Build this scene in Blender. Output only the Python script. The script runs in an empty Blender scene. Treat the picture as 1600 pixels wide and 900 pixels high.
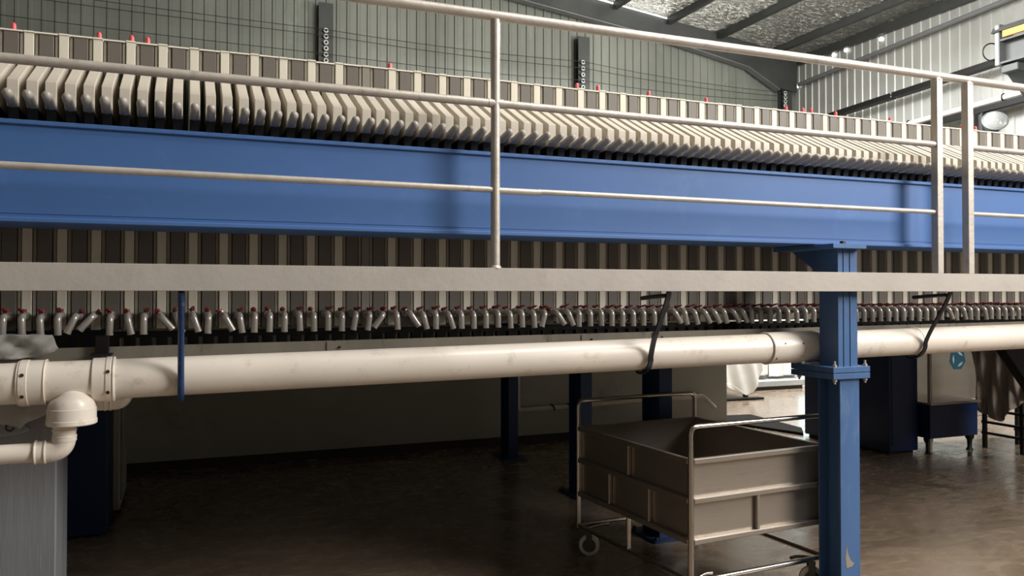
import bpy, bmesh, math, random
from mathutils import Vector, Matrix
random.seed(7)
PI = math.pi
SC = bpy.context.scene
COL = SC.collection

# ------------------------------------------------------------------ camera
FPX, YAW, PIT, CY, EYE = 1263.9, 0.38159, 0.01553, 437.8, 1.65
FW = Vector((math.sin(YAW)*math.cos(PIT), math.cos(YAW)*math.cos(PIT), math.sin(PIT)))
RT = Vector((math.cos(YAW), -math.sin(YAW), 0)); UP = RT.cross(FW)
cd = bpy.data.cameras.new('camera'); cam = bpy.data.objects.new('camera', cd); COL.objects.link(cam)
cd.sensor_fit = 'HORIZONTAL'; cd.sensor_width = 36; cd.lens = 36*FPX/1600
cd.shift_y = (CY-450)/1600
cd.clip_start = .05; cd.clip_end = 200
m = Matrix((RT, UP, -FW)).transposed().to_4x4(); m.translation = Vector((0, 0, EYE)); cam.matrix_world = m
SC.camera = cam
SC.view_settings.view_transform = 'Standard'; SC.view_settings.look = 'None'
SC.view_settings.gamma = 1; SC.view_settings.exposure = 0.0; SC.view_settings.use_curve_mapping = False

# ------------------------------------------------------------------ light
w = bpy.data.worlds.new('world'); SC.world = w; w.use_nodes = True
w.node_tree.nodes['Background'].inputs[0].default_value = (.93, .96, 1, 1)
w.node_tree.nodes['Background'].inputs[1].default_value = .13
def area(name, loc, aim, sx, sy, power, col=(1, 1, 1)):
    l = bpy.data.lights.new(name, 'AREA'); l.shape = 'RECTANGLE'; l.size = sx; l.size_y = sy; l.energy = power; l.color = col
    o = bpy.data.objects.new(name, l); COL.objects.link(o); o.location = loc
    o.rotation_euler = (Vector(aim)-Vector(loc)).to_track_quat('-Z', 'Y').to_euler()
    return o
area('hall_key_area', (7.6, -1.2, 5.4), (1.6, 3.6, 1.9), 2.3, 3.6, 800, (1, .97, .93))  # added key light hanging free in the hall, no window around it
area('front_top_area', (4.4, 1.2, 7.6), (1.9, 3.7, 2.4), 2.6, 1.6, 430, (1, .965, .92))  # added overhead light for the plate arms; the roof is closed here
area('right_wall_fill', (8.6, 8.6, 6.5), (12.6, 10.4, 4.3), 2.0, 3.0, 400, (1, .985, .96))  # added lamp that brightens the right wall, no opening above it
area('yard_fill', (8.6, 10.2, 6.5), (8.2, 9.6, 0), 2.4, 2.0, 950, (.97, .985, 1))  # added lamp that brightens the yard floor and white sheets
g = area('foil_roof_fill', (12.6, 2.0, 3.4), (8.0, 10.5, 8.0), 3.2, 2.6, 340, (1, .975, .94)); g.data.spread = math.radians(70)  # added lamp aimed up at the foil; the wall has no gate

# ------------------------------------------------------------------ materials
def srgb(r, g, b):
    f = lambda c: (c/255/12.92) if c/255 <= .04045 else ((c/255+.055)/1.055)**2.4
    return (f(r), f(g), f(b), 1)
def mat(name, c, rough=.5, metal=0, var=.12, scale=6, bump=0, bscale=60, stretch=(1, 1, 1), spec=.5, dirt=None, dirt_amt=.5, dirt_scale=3, coat=0):
    M = bpy.data.materials.new(name); M.use_nodes = True; n = M.node_tree.nodes; L = M.node_tree.links
    p = n['Principled BSDF']; p.inputs['Roughness'].default_value = rough; p.inputs['Metallic'].default_value = metal
    p.inputs['Specular IOR Level'].default_value = spec; p.inputs['Coat Weight'].default_value = coat
    tc = n.new('ShaderNodeTexCoord'); mp = n.new('ShaderNodeMapping'); mp.inputs['Scale'].default_value = stretch
    L.new(tc.outputs['Object'], mp.inputs[0])
    nz = n.new('ShaderNodeTexNoise'); nz.inputs['Scale'].default_value = scale; nz.inputs['Detail'].default_value = 6
    L.new(mp.outputs[0], nz.inputs['Vector'])
    rp = n.new('ShaderNodeValToRGB'); rp.color_ramp.elements[0].position = .3; rp.color_ramp.elements[1].position = .7
    rp.color_ramp.elements[0].color = tuple(x*(1-var) for x in c[:3])+(1,)
    rp.color_ramp.elements[1].color = tuple(min(1, x*(1+var)) for x in c[:3])+(1,)
    L.new(nz.outputs[0], rp.inputs[0]); out = rp.outputs[0]
    if dirt:
        n2 = n.new('ShaderNodeTexNoise'); n2.inputs['Scale'].default_value = dirt_scale; n2.inputs['Detail'].default_value = 10; n2.inputs['Roughness'].default_value = .7
        L.new(mp.outputs[0], n2.inputs['Vector'])
        r2 = n.new('ShaderNodeValToRGB'); r2.color_ramp.elements[0].position = .56; r2.color_ramp.elements[1].position = .72
        r2.color_ramp.elements[0].color = (0, 0, 0, 1); r2.color_ramp.elements[1].color = (dirt_amt,)*3+(1,)
        L.new(n2.outputs[0], r2.inputs[0])
        mx = n.new('ShaderNodeMixRGB'); L.new(r2.outputs[0], mx.inputs[0]); L.new(out, mx.inputs[1]); mx.inputs[2].default_value = dirt
        out = mx.outputs[0]
    L.new(out, p.inputs['Base Color'])
    if bump:
        n3 = n.new('ShaderNodeTexNoise'); n3.inputs['Scale'].default_value = bscale; n3.inputs['Detail'].default_value = 4
        L.new(mp.outputs[0], n3.inputs['Vector'])
        b = n.new('ShaderNodeBump'); b.inputs['Strength'].default_value = bump; b.inputs['Distance'].default_value = .01
        L.new(n3.outputs[0], b.inputs['Height']); L.new(b.outputs[0], p.inputs['Normal'])
    return M
M = {}
M['rail'] = mat('galvanised_rail_paint', srgb(186, 178, 168), .42, .25, .1, 9, .15, 40, dirt=srgb(120, 108, 95), dirt_amt=.5, dirt_scale=14)
M['channel'] = mat('grey_beige_channel_paint', srgb(172, 165, 157), .5, .1, .07, 3, .1, 30, dirt=srgb(150, 138, 122), dirt_amt=.35, dirt_scale=9)
M['pvc'] = mat('cream_pvc', srgb(230, 220, 207), .33, 0, .05, 3, .03, 20, dirt=srgb(150, 132, 112), dirt_amt=.45, dirt_scale=11)
M['screw'] = mat('rusty_screw', srgb(70, 58, 48), .5, .6)
M['cream'] = mat('cream_plate_plastic', srgb(214, 207, 190), .5, 0, .06, 12, .05, 60, (1, 1, .3), dirt=srgb(150, 138, 118), dirt_amt=.4, dirt_scale=20)
M['midgrey'] = mat('grey_plate_plastic', srgb(132, 126, 116), .5, 0, .08, 8)
M['dark'] = mat('dark_plate_rubber', srgb(104, 98, 90), .5, 0, .1, 5, .05, 60, dirt=srgb(140, 132, 122), dirt_amt=.2, dirt_scale=9)
M['cloth_edge'] = mat('filter_cloth_edge', srgb(138, 131, 117), .8, 0, .12, 30, .1, 200)
M['top_edge'] = mat('pale_cloth_hem', srgb(228, 222, 208), .7, 0, .05, 30)
M['arm'] = mat('cream_arm_plastic', srgb(208, 199, 184), .42, 0, .04, 10, .03, 40, dirt=srgb(170, 158, 138), dirt_amt=.3, dirt_scale=25)
M['grip'] = mat('grey_grip_plastic', srgb(168, 163, 155), .34, 0, .08, 20)
M['foot'] = mat('black_shaded_foot', srgb(26, 25, 24), .5, 0)  # black puts the shade at the arm bottoms into the colour
M['tap'] = mat('silver_tap_plastic', srgb(186, 180, 172), .28, .35, .06, 20)
M['red'] = mat('red_lever_plastic', srgb(116, 26, 30), .4, 0, .15, 30)
M['pink'] = mat('faded_red_plug', srgb(205, 80, 84), .4, 0, .1, 60)
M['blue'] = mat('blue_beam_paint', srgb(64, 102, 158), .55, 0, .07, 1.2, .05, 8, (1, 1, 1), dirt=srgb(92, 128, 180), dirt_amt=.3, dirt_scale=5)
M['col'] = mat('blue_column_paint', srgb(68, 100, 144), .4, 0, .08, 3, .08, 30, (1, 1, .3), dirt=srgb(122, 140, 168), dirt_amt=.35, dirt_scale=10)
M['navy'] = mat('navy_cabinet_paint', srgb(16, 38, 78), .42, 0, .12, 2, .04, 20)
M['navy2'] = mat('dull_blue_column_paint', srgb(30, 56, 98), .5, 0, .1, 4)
M['bluestrap'] = mat('worn_blue_strap', srgb(34, 64, 110), .35, .2, .15, 20, .1, 60, dirt=srgb(170, 160, 150), dirt_amt=.8, dirt_scale=18)
M['blackstrap'] = mat('black_strap', srgb(30, 32, 38), .32, .3, .15, 20)
M['black'] = mat('black_steel', srgb(22, 21, 20), .55, .2, .2, 10)
M['steel'] = mat('brushed_steel', srgb(172, 163, 153), .32, .75, .06, 2, .02, 20, (1, 1, 6), dirt=srgb(110, 102, 94), dirt_amt=.3, dirt_scale=4)
M['tube'] = mat('polished_steel_tube', srgb(200, 194, 186), .2, 1, .06, 10)
M['gutter'] = mat('stained_gutter_steel', srgb(146, 138, 124), .6, 0, .14, 5, .1, 30, (1, 1, .4), dirt=srgb(62, 54, 46), dirt_amt=.95, dirt_scale=6.5)
M['wheel'] = mat('cream_wheel_rubber', srgb(205, 198, 184), .5)
M['hub'] = mat('grey_wheel_hub', srgb(90, 84, 76), .4, .4)
M['greycol'] = mat('brushed_grey_column', srgb(138, 141, 145), .45, .2, .1, 4, .15, 50, (3, 3, .25), dirt=srgb(165, 168, 172), dirt_amt=.4, dirt_scale=16)
M['cloth'] = mat('grey_cloth', srgb(176, 174, 168), .9, 0, .08, 12, .2, 200)
M['cloth2'] = mat('taupe_cloth', srgb(150, 138, 126), .9, 0, .1, 8, .2, 200)
M['white'] = mat('white_linen', srgb(236, 234, 228), .85, 0, .04, 8, .1, 120)
M['wall'] = mat('grey_green_plaster', srgb(190, 188, 175), .8, 0, .07, 1.2, .05, 20, dirt=srgb(92, 90, 80), dirt_amt=.4, dirt_scale=1.4)
M['skirt'] = mat('dark_skirting', srgb(58, 54, 48), .6)
M['sheet'] = mat('grey_green_sheet_metal', srgb(128, 131, 122), .5, .25, .24, .8, .05, 8, (1, 1, .35), dirt=srgb(165, 170, 160), dirt_amt=.6, dirt_scale=1.5)
M['sheetR'] = mat('pale_sheet_metal', srgb(178, 178, 172), .45, .3, .12, .8, .05, 8, (1, 1, .4), dirt=srgb(150, 150, 144), dirt_amt=.5, dirt_scale=2)
M['dkst'] = mat('dark_grey_steel', srgb(70, 72, 70), .5, .3, .12, 3)
M['gyst'] = mat('blue_grey_steel', srgb(116, 118, 118), .5, .2, .08, 3)
M['wire'] = mat('dark_wire', srgb(40, 42, 38), .6)
M['ring'] = mat('white_porcelain', srgb(222, 222, 216), .3)
M['orange'] = mat('orange_bar', srgb(206, 128, 62), .6)
M['teal'] = mat('teal_sticker', srgb(20, 82, 104), .4)
M['floor_patch'] = mat('dark_matte', srgb(40, 38, 35), .95, spec=.1)
M['sheetF'] = mat('pale_front_sheet_metal', srgb(165, 165, 158), .6)
M['tile'] = mat('grey_tile', srgb(170, 172, 168), .5)
# floor
F = bpy.data.materials.new('polished_concrete'); F.use_nodes = True; n = F.node_tree.nodes; L = F.node_tree.links; p = n['Principled BSDF']
tc = n.new('ShaderNodeTexCoord'); mp = n.new('ShaderNodeMapping'); mp.inputs['Scale'].default_value = (.8, 1.7, 1); mp.inputs['Rotation'].default_value = (0, 0, .3); L.new(tc.outputs['Object'], mp.inputs[0])
n1 = n.new('ShaderNodeTexNoise'); n1.inputs['Scale'].default_value = 1.3; n1.inputs['Detail'].default_value = 8; n1.inputs['Distortion'].default_value = .6
n2 = n.new('ShaderNodeTexNoise'); n2.inputs['Scale'].default_value = 5; n2.inputs['Detail'].default_value = 10; n2.inputs['Roughness'].default_value = .6; n2.inputs['Distortion'].default_value = 1.2
L.new(mp.outputs[0], n1.inputs['Vector']); L.new(mp.outputs[0], n2.inputs['Vector'])
ma = n.new('ShaderNodeMath'); ma.operation = 'MULTIPLY_ADD'; ma.inputs[1].default_value = .6; L.new(n2.outputs[0], ma.inputs[0])
mb = n.new('ShaderNodeMath'); mb.operation = 'MULTIPLY'; mb.inputs[1].default_value = .4; L.new(n1.outputs[0], mb.inputs[0]); L.new(mb.outputs[0], ma.inputs[2])
rp = n.new('ShaderNodeValToRGB'); e = rp.color_ramp.elements; e[0].position = .34; e[0].color = srgb(108, 93, 78); e[1].position = .66; e[1].color = srgb(138, 121, 104)
L.new(ma.outputs[0], rp.inputs[0]); L.new(rp.outputs[0], p.inputs['Base Color'])
rr = n.new('ShaderNodeMapRange'); rr.inputs['From Min'].default_value = .35; rr.inputs['From Max'].default_value = .65; rr.inputs['To Min'].default_value = .12; rr.inputs['To Max'].default_value = .34
L.new(n2.outputs[0], rr.inputs[0]); L.new(rr.outputs[0], p.inputs['Roughness'])
bp = n.new('ShaderNodeBump'); bp.inputs['Strength'].default_value = .08; bp.inputs['Distance'].default_value = .006; L.new(n2.outputs[0], bp.inputs['Height']); L.new(bp.outputs[0], p.inputs['Normal'])
M['floor'] = F
# crinkled foil
F = bpy.data.materials.new('crinkled_foil_insulation'); F.use_nodes = True; n = F.node_tree.nodes; L = F.node_tree.links; p = n['Principled BSDF']
p.inputs['Metallic'].default_value = .8; p.inputs['Roughness'].default_value = .25; p.inputs['Base Color'].default_value = srgb(205, 206, 196)
tc = n.new('ShaderNodeTexCoord'); mp = n.new('ShaderNodeMapping'); mp.inputs['Scale'].default_value = (1.2, 7, 1); mp.inputs['Rotation'].default_value = (0, 0, .25); L.new(tc.outputs['Object'], mp.inputs[0])
n1 = n.new('ShaderNodeTexNoise'); n1.inputs['Scale'].default_value = 2.6; n1.inputs['Detail'].default_value = 3; n1.inputs['Distortion'].default_value = 2.0
L.new(mp.outputs[0], n1.inputs['Vector'])
bp = n.new('ShaderNodeBump'); bp.inputs['Strength'].default_value = 1; bp.inputs['Distance'].default_value = .35; L.new(n1.outputs[0], bp.inputs['Height']); L.new(bp.outputs[0], p.inputs['Normal'])
M['foil'] = F
def glow(name, c, s):
    G = bpy.data.materials.new(name); G.use_nodes = True; p = G.node_tree.nodes['Principled BSDF']
    p.inputs['Base Color'].default_value = c; p.inputs['Emission Color'].default_value = c; p.inputs['Emission Strength'].default_value = s
    return G
M['daylight'] = glow('daylit_window_pane', (.72, .95, 1, 1), 1.6)
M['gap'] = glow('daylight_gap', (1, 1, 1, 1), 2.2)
G = bpy.data.materials.new('lamp_glass'); G.use_nodes = True; p = G.node_tree.nodes['Principled BSDF']
p.inputs['Base Color'].default_value = (.8, .82, .8, 1); p.inputs['Roughness'].default_value = .12; p.inputs['Transmission Weight'].default_value = .75
M['glass'] = G

# ------------------------------------------------------------------ mesh builder
class MB:
    def __init__(s): s.bm = bmesh.new()
    def box(s, x0, x1, y0, y1, z0, z1, bev=0):
        v = [s.bm.verts.new(c) for c in ((x0,y0,z0),(x1,y0,z0),(x1,y1,z0),(x0,y1,z0),(x0,y0,z1),(x1,y0,z1),(x1,y1,z1),(x0,y1,z1))]
        fs = [s.bm.faces.new([v[i] for i in q]) for q in ((3,2,1,0),(4,5,6,7),(0,1,5,4),(1,2,6,5),(2,3,7,6),(3,0,4,7))]
        if bev:
            es = {e for f in fs for e in f.edges}
            bmesh.ops.bevel(s.bm, geom=list(es), offset=bev, segments=1, affect='EDGES')
        return s
    def prism(s, prof, axis, a, b, bev=0):       # prof: list of 2D points; extruded along axis from a to b
        def P(q, t):
            return {'x': (t, q[0], q[1]), 'y': (q[0], t, q[1]), 'z': (q[0], q[1], t)}[axis]
        A = [s.bm.verts.new(P(q, a)) for q in prof]; B = [s.bm.verts.new(P(q, b)) for q in prof]
        k = len(prof); fs = [s.bm.faces.new(A), s.bm.faces.new(B[::-1])]
        for i in range(k): fs.append(s.bm.faces.new((A[i], B[i], B[(i+1) % k], A[(i+1) % k])))
        if bev: bmesh.ops.bevel(s.bm, geom=list({e for f in fs for e in f.edges}), offset=bev, segments=1, affect='EDGES')
        return s
    def tube(s, pts, r, seg=14, caps=True, flat=None):
        pts = [Vector(q) for q in pts]; rings = []; k = len(pts)
        rs = r if isinstance(r, (list, tuple)) else [r]*k
        t0 = (pts[1]-pts[0]).normalized(); ref = Vector((0, 0, 1)) if abs(t0.z) < .9 else Vector((1, 0, 0))
        nrm = (ref - t0*ref.dot(t0)).normalized()
        for i, q in enumerate(pts):
            if i == 0: t = t0
            elif i == k-1: t = (pts[-1]-pts[-2]).normalized()
            else:
                t = (pts[i+1]-q).normalized()+(q-pts[i-1]).normalized()
                t = t.normalized() if t.length > 1e-6 else t0
            nrm = (nrm - t*nrm.dot(t)); nrm = nrm.normalized() if nrm.length > 1e-6 else t.orthogonal().normalized()
            bi = t.cross(nrm)
            fa, fb = (1, 1) if flat is None else flat
            rings.append([s.bm.verts.new(q + (nrm*math.cos(a)*fa + bi*math.sin(a)*fb)*rs[i]) for a in [2*PI*j/seg for j in range(seg)]])
        for i in range(k-1):
            for j in range(seg):
                s.bm.faces.new((rings[i][j], rings[i][(j+1) % seg], rings[i+1][(j+1) % seg], rings[i+1][j]))
        if caps: s.bm.faces.new(rings[0][::-1]); s.bm.faces.new(rings[-1])
        return s
    def strip(s, pts, wx, th):                    # flat bar bent in a YZ plane, wide along X; pts: (x, y, z)
        pts = [Vector(q) for q in pts]; k = len(pts); R = []
        for i, q in enumerate(pts):
            t = (pts[min(i+1, k-1)]-pts[max(i-1, 0)]).normalized(); nn = Vector((1, 0, 0)).cross(t).normalized()
            R.append([s.bm.verts.new(q+Vector((dx*wx/2, 0, 0))+nn*dn*th/2) for dx, dn in ((-1,-1),(1,-1),(1,1),(-1,1))])
        for i in range(k-1):
            for j in range(4): s.bm.faces.new((R[i][j], R[i][(j+1)%4], R[i+1][(j+1)%4], R[i+1][j]))
        s.bm.faces.new(R[0][::-1]); s.bm.faces.new(R[-1]); return s
    def ring(s, c, axis, R, r, seg=24, rs=8):     # torus
        c = Vector(c); ax = Vector(axis).normalized(); u = ax.orthogonal().normalized(); v = ax.cross(u); G = []
        for i in range(seg):
            a = 2*PI*i/seg; d = u*math.cos(a)+v*math.sin(a)
            G.append([s.bm.verts.new(c+d*(R+r*math.cos(b))+ax*r*math.sin(b)) for b in [2*PI*j/rs for j in range(rs)]])
        for i in range(seg):
            for j in range(rs): s.bm.faces.new((G[i][j], G[(i+1)%seg][j], G[(i+1)%seg][(j+1)%rs], G[i][(j+1)%rs]))
        return s
    def rot(s, cx, cy, deg):
        bmesh.ops.rotate(s.bm, verts=s.bm.verts, cent=(cx, cy, 0), matrix=Matrix.Rotation(math.radians(deg), 3, 'Z')); return s
    def hexbolt(s, c, axis, r, h): return s.tube([c, Vector(c)+Vector(axis)*h], r, 6)
    def build(s, name, m, parent=None, smooth=False, loc=None):
        bmesh.ops.recalc_face_normals(s.bm, faces=s.bm.faces)
        me = bpy.data.meshes.new(name); s.bm.to_mesh(me); s.bm.free()
        if smooth:
            for f in me.polygons: f.use_smooth = True
            try: me.set_sharp_from_angle(angle=math.radians(38))
            except Exception: pass
        o = bpy.data.objects.new(name, me); COL.objects.link(o); me.materials.append(M[m])
        if parent: o.parent = parent
        if loc: o.location = loc
        return o
def tag(o, label, cat, group=None, kind=None):
    if label: o['label'] = label
    if cat: o['category'] = cat
    if group: o['group'] = group
    if kind: o['kind'] = kind
    return o
def thing(name, loc, label, cat, group=None):
    o = bpy.data.objects.new(name, None); o.empty_display_size = .05; COL.objects.link(o); o.location = loc
    return tag(o, label, cat, group)
def struct(o): o['kind'] = 'structure'; return o
def off(o, loc):                                  # part built in world coordinates under an empty at loc
    o.location = -Vector(loc); return o
def arc(c, a0, a1, r, e1, e2, k=8):
    c = Vector(c); e1 = Vector(e1); e2 = Vector(e2)
    return [c+e1*math.cos(a0+(a1-a0)*i/k)*r+e2*math.sin(a0+(a1-a0)*i/k)*r for i in range(k+1)]
def rounded(pts, r, k=6):                          # polyline with rounded corners
    P = [Vector(q) for q in pts]; out = [P[0]]
    for i in range(1, len(P)-1):
        a = (P[i-1]-P[i]).normalized(); b = (P[i+1]-P[i]).normalized()
        p0 = P[i]+a*r; p1 = P[i]+b*r
        for j in range(k+1):
            t = j/k; out.append((1-t)**2*p0+2*t*(1-t)*P[i]+t*t*p1)
    out.append(P[-1]); return out
def cloth(name, m, outline, y0, fold, parent=None, cuts=5, th=.004, plane='xz'):
    bm = bmesh.new(); vs = [bm.verts.new((a, 0, b)) for a, b in outline]; bm.faces.new(vs)
    bmesh.ops.triangulate(bm, faces=bm.faces)
    for _ in range(cuts):
        es = [e for e in bm.edges if e.calc_length() > .022*(1 if plane == 'xz' else 1)]
        if not es: break
        bmesh.ops.subdivide_edges(bm, edges=es, cuts=1, use_grid_fill=True)
        bmesh.ops.triangulate(bm, faces=[f for f in bm.faces if len(f.verts) > 3])
    for v in bm.verts:
        d = fold(v.co.x, v.co.z); a, b = v.co.x, v.co.z
        v.co = Vector((a, y0+d, b)) if plane == 'xz' else Vector((y0+d, a, b))
    me = bpy.data.meshes.new(name); bm.to_mesh(me); bm.free()
    for f in me.polygons: f.use_smooth = True
    o = bpy.data.objects.new(name, me); COL.objects.link(o); me.materials.append(M[m])
    s = o.modifiers.new('thickness', 'SOLIDIFY'); s.thickness = th
    if parent: o.parent = parent
    return o

# ------------------------------------------------------------------ hall shell
XL, XR, YB, YF = -9.0, 13.16, 15.0, -9.0
def roofz(x): return 7.08+(XR-x)*.118
struct(MB().box(XL, XR+.1, YF, YB+.1, -.1, 0).build('floor', 'floor'))
# corrugated sheets
def corrugated(name, m, axis, a0, a1, pos, z0, ztop, per, d, sgn):
    bm = bmesh.new(); prof = []; a = a0
    while a < a1:
        prof += [(a, 0), (a+per*.62, 0), (a+per*.70, d), (a+per*.90, d), (a+per*.98, 0)]; a += per
    prof = [q for q in prof if q[0] <= a1]+[(a1, 0)]
    lo = []; hi = []
    for q, dd in prof:
        x, y = (q, pos+sgn*dd) if axis == 'x' else (pos+sgn*dd, q)
        lo.append(bm.verts.new((x, y, z0))); hi.append(bm.verts.new((x, y, ztop(q))))
    for i in range(len(lo)-1): bm.faces.new((lo[i], lo[i+1], hi[i+1], hi[i]))
    bmesh.ops.recalc_face_normals(bm, faces=bm.faces)
    me = bpy.data.meshes.new(name); bm.to_mesh(me); bm.free(); o = bpy.data.objects.new(name, me); COL.objects.link(o); me.materials.append(M[m])
    s = o.modifiers.new('thickness', 'SOLIDIFY'); s.thickness = .01; s.offset = 0
    return struct(o)
corrugated('wall_back', 'sheet', 'x', XL, XR, YB, 0, lambda x: roofz(x)-.01, .19, .022, -1)
corrugated('wall_right', 'sheetR', 'y', YF, YB, XR, 0, lambda y: 7.07, .21, .018, -1)
ce = MB(); ce.prism([(XL, roofz(XL)), (XR+.1, roofz(XR+.1)), (XR+.1, roofz(XR+.1)+.12), (XL, roofz(XL)+.12)], 'y', YF, YB+.1)
struct(ce.build('ceiling', 'foil'))
struct(MB().prism([(XR-.14, 6.9), (XR-.06, 6.9), (XR-.06, 7.08), (XR-.14, 7.08)], 'y', YF, YB-.2).build('trim_1', 'dkst'))
struct(MB().box(XL-.1, XL, YF, YB, 0, 9.7).build('wall_left', 'sheetF'))
struct(MB().box(XL, XR, YF-.1, YF, 0, 7.0).build('wall_front', 'sheetF'))
M['roof_gap_glow'] = M['gap']
struct(MB().prism([(6.7, roofz(6.7)-.045), (9.5, roofz(9.5)-.03), (9.5, roofz(9.5)-.012), (6.7, roofz(6.7)-.012)], 'y', YB-.32, YB-.30).build('roof_gap_strip', 'roof_gap_glow'))  # glowing strip painted in as the daylight gap along the roof edge
# purlins (each a C channel under the foil)
for k, x in enumerate((1.3, 2.7, 4.1, 5.45, 6.85, 8.2, 9.5, 10.8, 12.3)):
    z = roofz(x)
    o = MB().prism([(x-.05, z-.14), (x+.05, z-.14), (x+.05, z-.125), (x-.03, z-.125), (x-.03, z-.02), (x+.05, z-.02), (x+.05, z-.002), (x-.05, z-.002)], 'y', YF+.2, YB-.31).build('roof_purlin', 'dkst')
    tag(o, 'dark steel purlin running under the silver foil roof', 'roof beam', 'purlins under the foil roof')
# gable rafter along the back wall and its knee
o = MB().prism([(XL+.2, roofz(XL+.2)-.01), (XR-.2, roofz(XR-.2)-.01), (XR-.2, 6.25), (XR-.7, 6.3), (11.6, 6.72), (9.3, roofz(9.3)-.42), (XL+.2, roofz(XL+.2)-.42)], 'y', YB-.27, YB-.23).build('roof_rafter', 'dkst')
tag(o, 'dark sloping steel rafter across the top of the back wall', 'roof beam')
fl = MB().prism([(XL+.2, roofz(XL+.2)-.44), (9.3, roofz(9.3)-.44), (11.6, 6.70), (XR-.7, 6.27), (XR-.7, 6.25), (11.6, 6.68), (9.3, roofz(9.3)-.47), (XL+.2, roofz(XL+.2)-.47)], 'y', YB-.30, YB-.13)
fl.build('lower_flange', 'gyst', o)
# wall columns with strings of insulators
for x, zt, lab in ((2.30, 6.9, 'grey steel wall column behind the left stretch of press, carrying six ring insulators'),
                   (7.52, 6.9, 'grey steel wall column right of the round rail post, carrying ring insulators'),
                   (12.72, 6.3, 'dark steel wall column in the back corner beneath the roof knee')):
    o = MB().prism([(x-.13, YB-.23), (x+.13, YB-.23), (x+.13, YB-.21), (x+.01, YB-.21), (x+.01, YB-.07), (x+.13, YB-.07), (x+.13, YB-.05), (x-.13, YB-.05), (x-.13, YB-.07), (x-.01, YB-.07), (x-.01, YB-.21), (x-.13, YB-.21)], 'z', 0, zt).build('wall_column', 'dkst')
    tag(o, lab, 'column')
def insul(x, zs, where):
    for z in zs:
        t = thing('ring_insulator', (x, 14.70, z), f'small white porcelain ring insulator on {where}', 'insulator', f'ring insulators on {where}')
        MB().ring((0, 0, 0), (0, 1, 0), .033, .013, 16, 8).build('porcelain_ring', 'ring', t, True)
        MB().tube([(0, -.02, 0), (0, .072, 0)], .018, 8).build('bolt', 'black', t)
insul(2.29, [6.377-.109*i for i in range(6)], 'the left wall column')
insul(7.46, [6.351-.128*i for i in range(5)], 'the middle wall column')
insul(12.60, [6.19-.095*i for i in range(4)], 'the corner wall column')
def wire(p, q, sag, lab, y=14.66):
    pts = [(p[0]+(q[0]-p[0])*t, y, p[1]+(q[1]-p[1])*t-4*sag*t*(1-t)) for t in [i/14 for i in range(15)]]
    tag(MB().tube(pts, .006, 6).build('overhead_wire', 'wire', None, True), lab, 'wire')
WZ = [(6.377, 6.351, 6.19, 'topmost'), (6.27, 6.22, 6.10, 'second'), (5.94, 5.967, 6.0, 'lowest')]
for a, b, c, nm in WZ:
    wire((-5, a+.12), (2.29, a), .03, f'{nm} thin dark wire strung across the wall left of the first wall column')
    wire((2.29, a), (7.46, b), .05, f'{nm} thin dark wire strung between the left and middle wall columns')
    wire((7.46, b), (12.6, c), .07, f'{nm} thin dark wire strung between the middle and corner wall columns')
# right wall fittings
tag(MB().tube([(12.98, 14.7, 6.42), (12.98, 4.0, 6.92)], .045, 12).build('wall_pipe', 'gyst', None, True), 'long grey pipe sloping along the upper pale right wall', 'pipe')
t = thing('cable_tray', (12.8, 9.4, 5.6), 'dark cable tray rising along the pale right wall towards the crane bracket', 'cable tray')
for (ya, yb) in ((14.6, 11.9), (11.85, 9.4)):
    off(MB().prism([(12.74, 0), (12.92, 0), (12.92, .02), (12.76, .02), (12.76, .10), (12.74, .10)], 'y', 0, 1).build('tray_section', 'black', t), (0, 0, 0))
    o = t.children[-1] if t.children else None
    sec = [c for c in COL.objects if c.name.startswith('tray_section')][-1]
    za, zb = 5.60-(ya-9.4)*.036, 5.60-(yb-9.4)*.036
    for v in sec.data.vertices:
        tt = v.co.y; v.co.y = ya+(yb-ya)*tt; v.co.z += za+(zb-za)*tt-.05
    sec.location = (-12.8, -9.4, -5.6)
for k in range(2):
    y = 9.42+k*4.6; z = 5.6-(y-9.4)*.036
    off(MB().box(12.725, 13.12, y, y+.05, z-.09, z-.04).build('tray_clip', 'dkst', t), (12.8, 9.4, 5.6))
off(MB().tube([(12.84, 14.5, 5.45), (12.84, 9.4, 5.64)], .02, 8).build('cable', 'gyst', t, True), (12.8, 9.4, 5.6))
t = thing('service_pipe', (12.86, 9.2, 4.95), 'cream pipe above a dark bearer sloping along the right wall behind the square posts', 'pipe')
off(MB().tube([(12.86, 14.6, 4.79), (12.86, 9.06, 4.99)], .05, 12).build('pipe_run', 'pvc', t, True), t.location)
off(MB().prism([(12.80, -.17), (12.92, -.17), (12.92, -.07), (12.80, -.07)], 'y', 0, 1).build('bearer', 'black', t), t.location)
br = t.children[0] if False else [c for c in COL.objects if c.name.startswith('bearer')][-1]
for v in br.data.vertices:
    tt = v.co.y; v.co.y = 14.6-5.54*tt; v.co.z += 4.79+.20*tt
for y in (11.55, 9.6):
    z = 4.79+(14.6-y)*.036
    off(MB().ring((12.86, y, z), (0, 1, 0), .06, .012, 16, 6).build('clip', 'black', t, True), t.location)
tag(MB().prism([(12.72, 9.9), (12.96, 9.9), (12.96, 9.93), (12.86, 9.93), (12.86, 10.05), (12.96, 10.05), (12.96, 10.08), (12.72, 10.08), (12.72, 10.05), (12.82, 10.05), (12.82, 9.93), (12.72, 9.93)], 'z', 0, 4.76).build('bearer_post', 'dkst'),
    'short dark steel post holding the cream pipe beside the floodlight', 'post')
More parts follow.
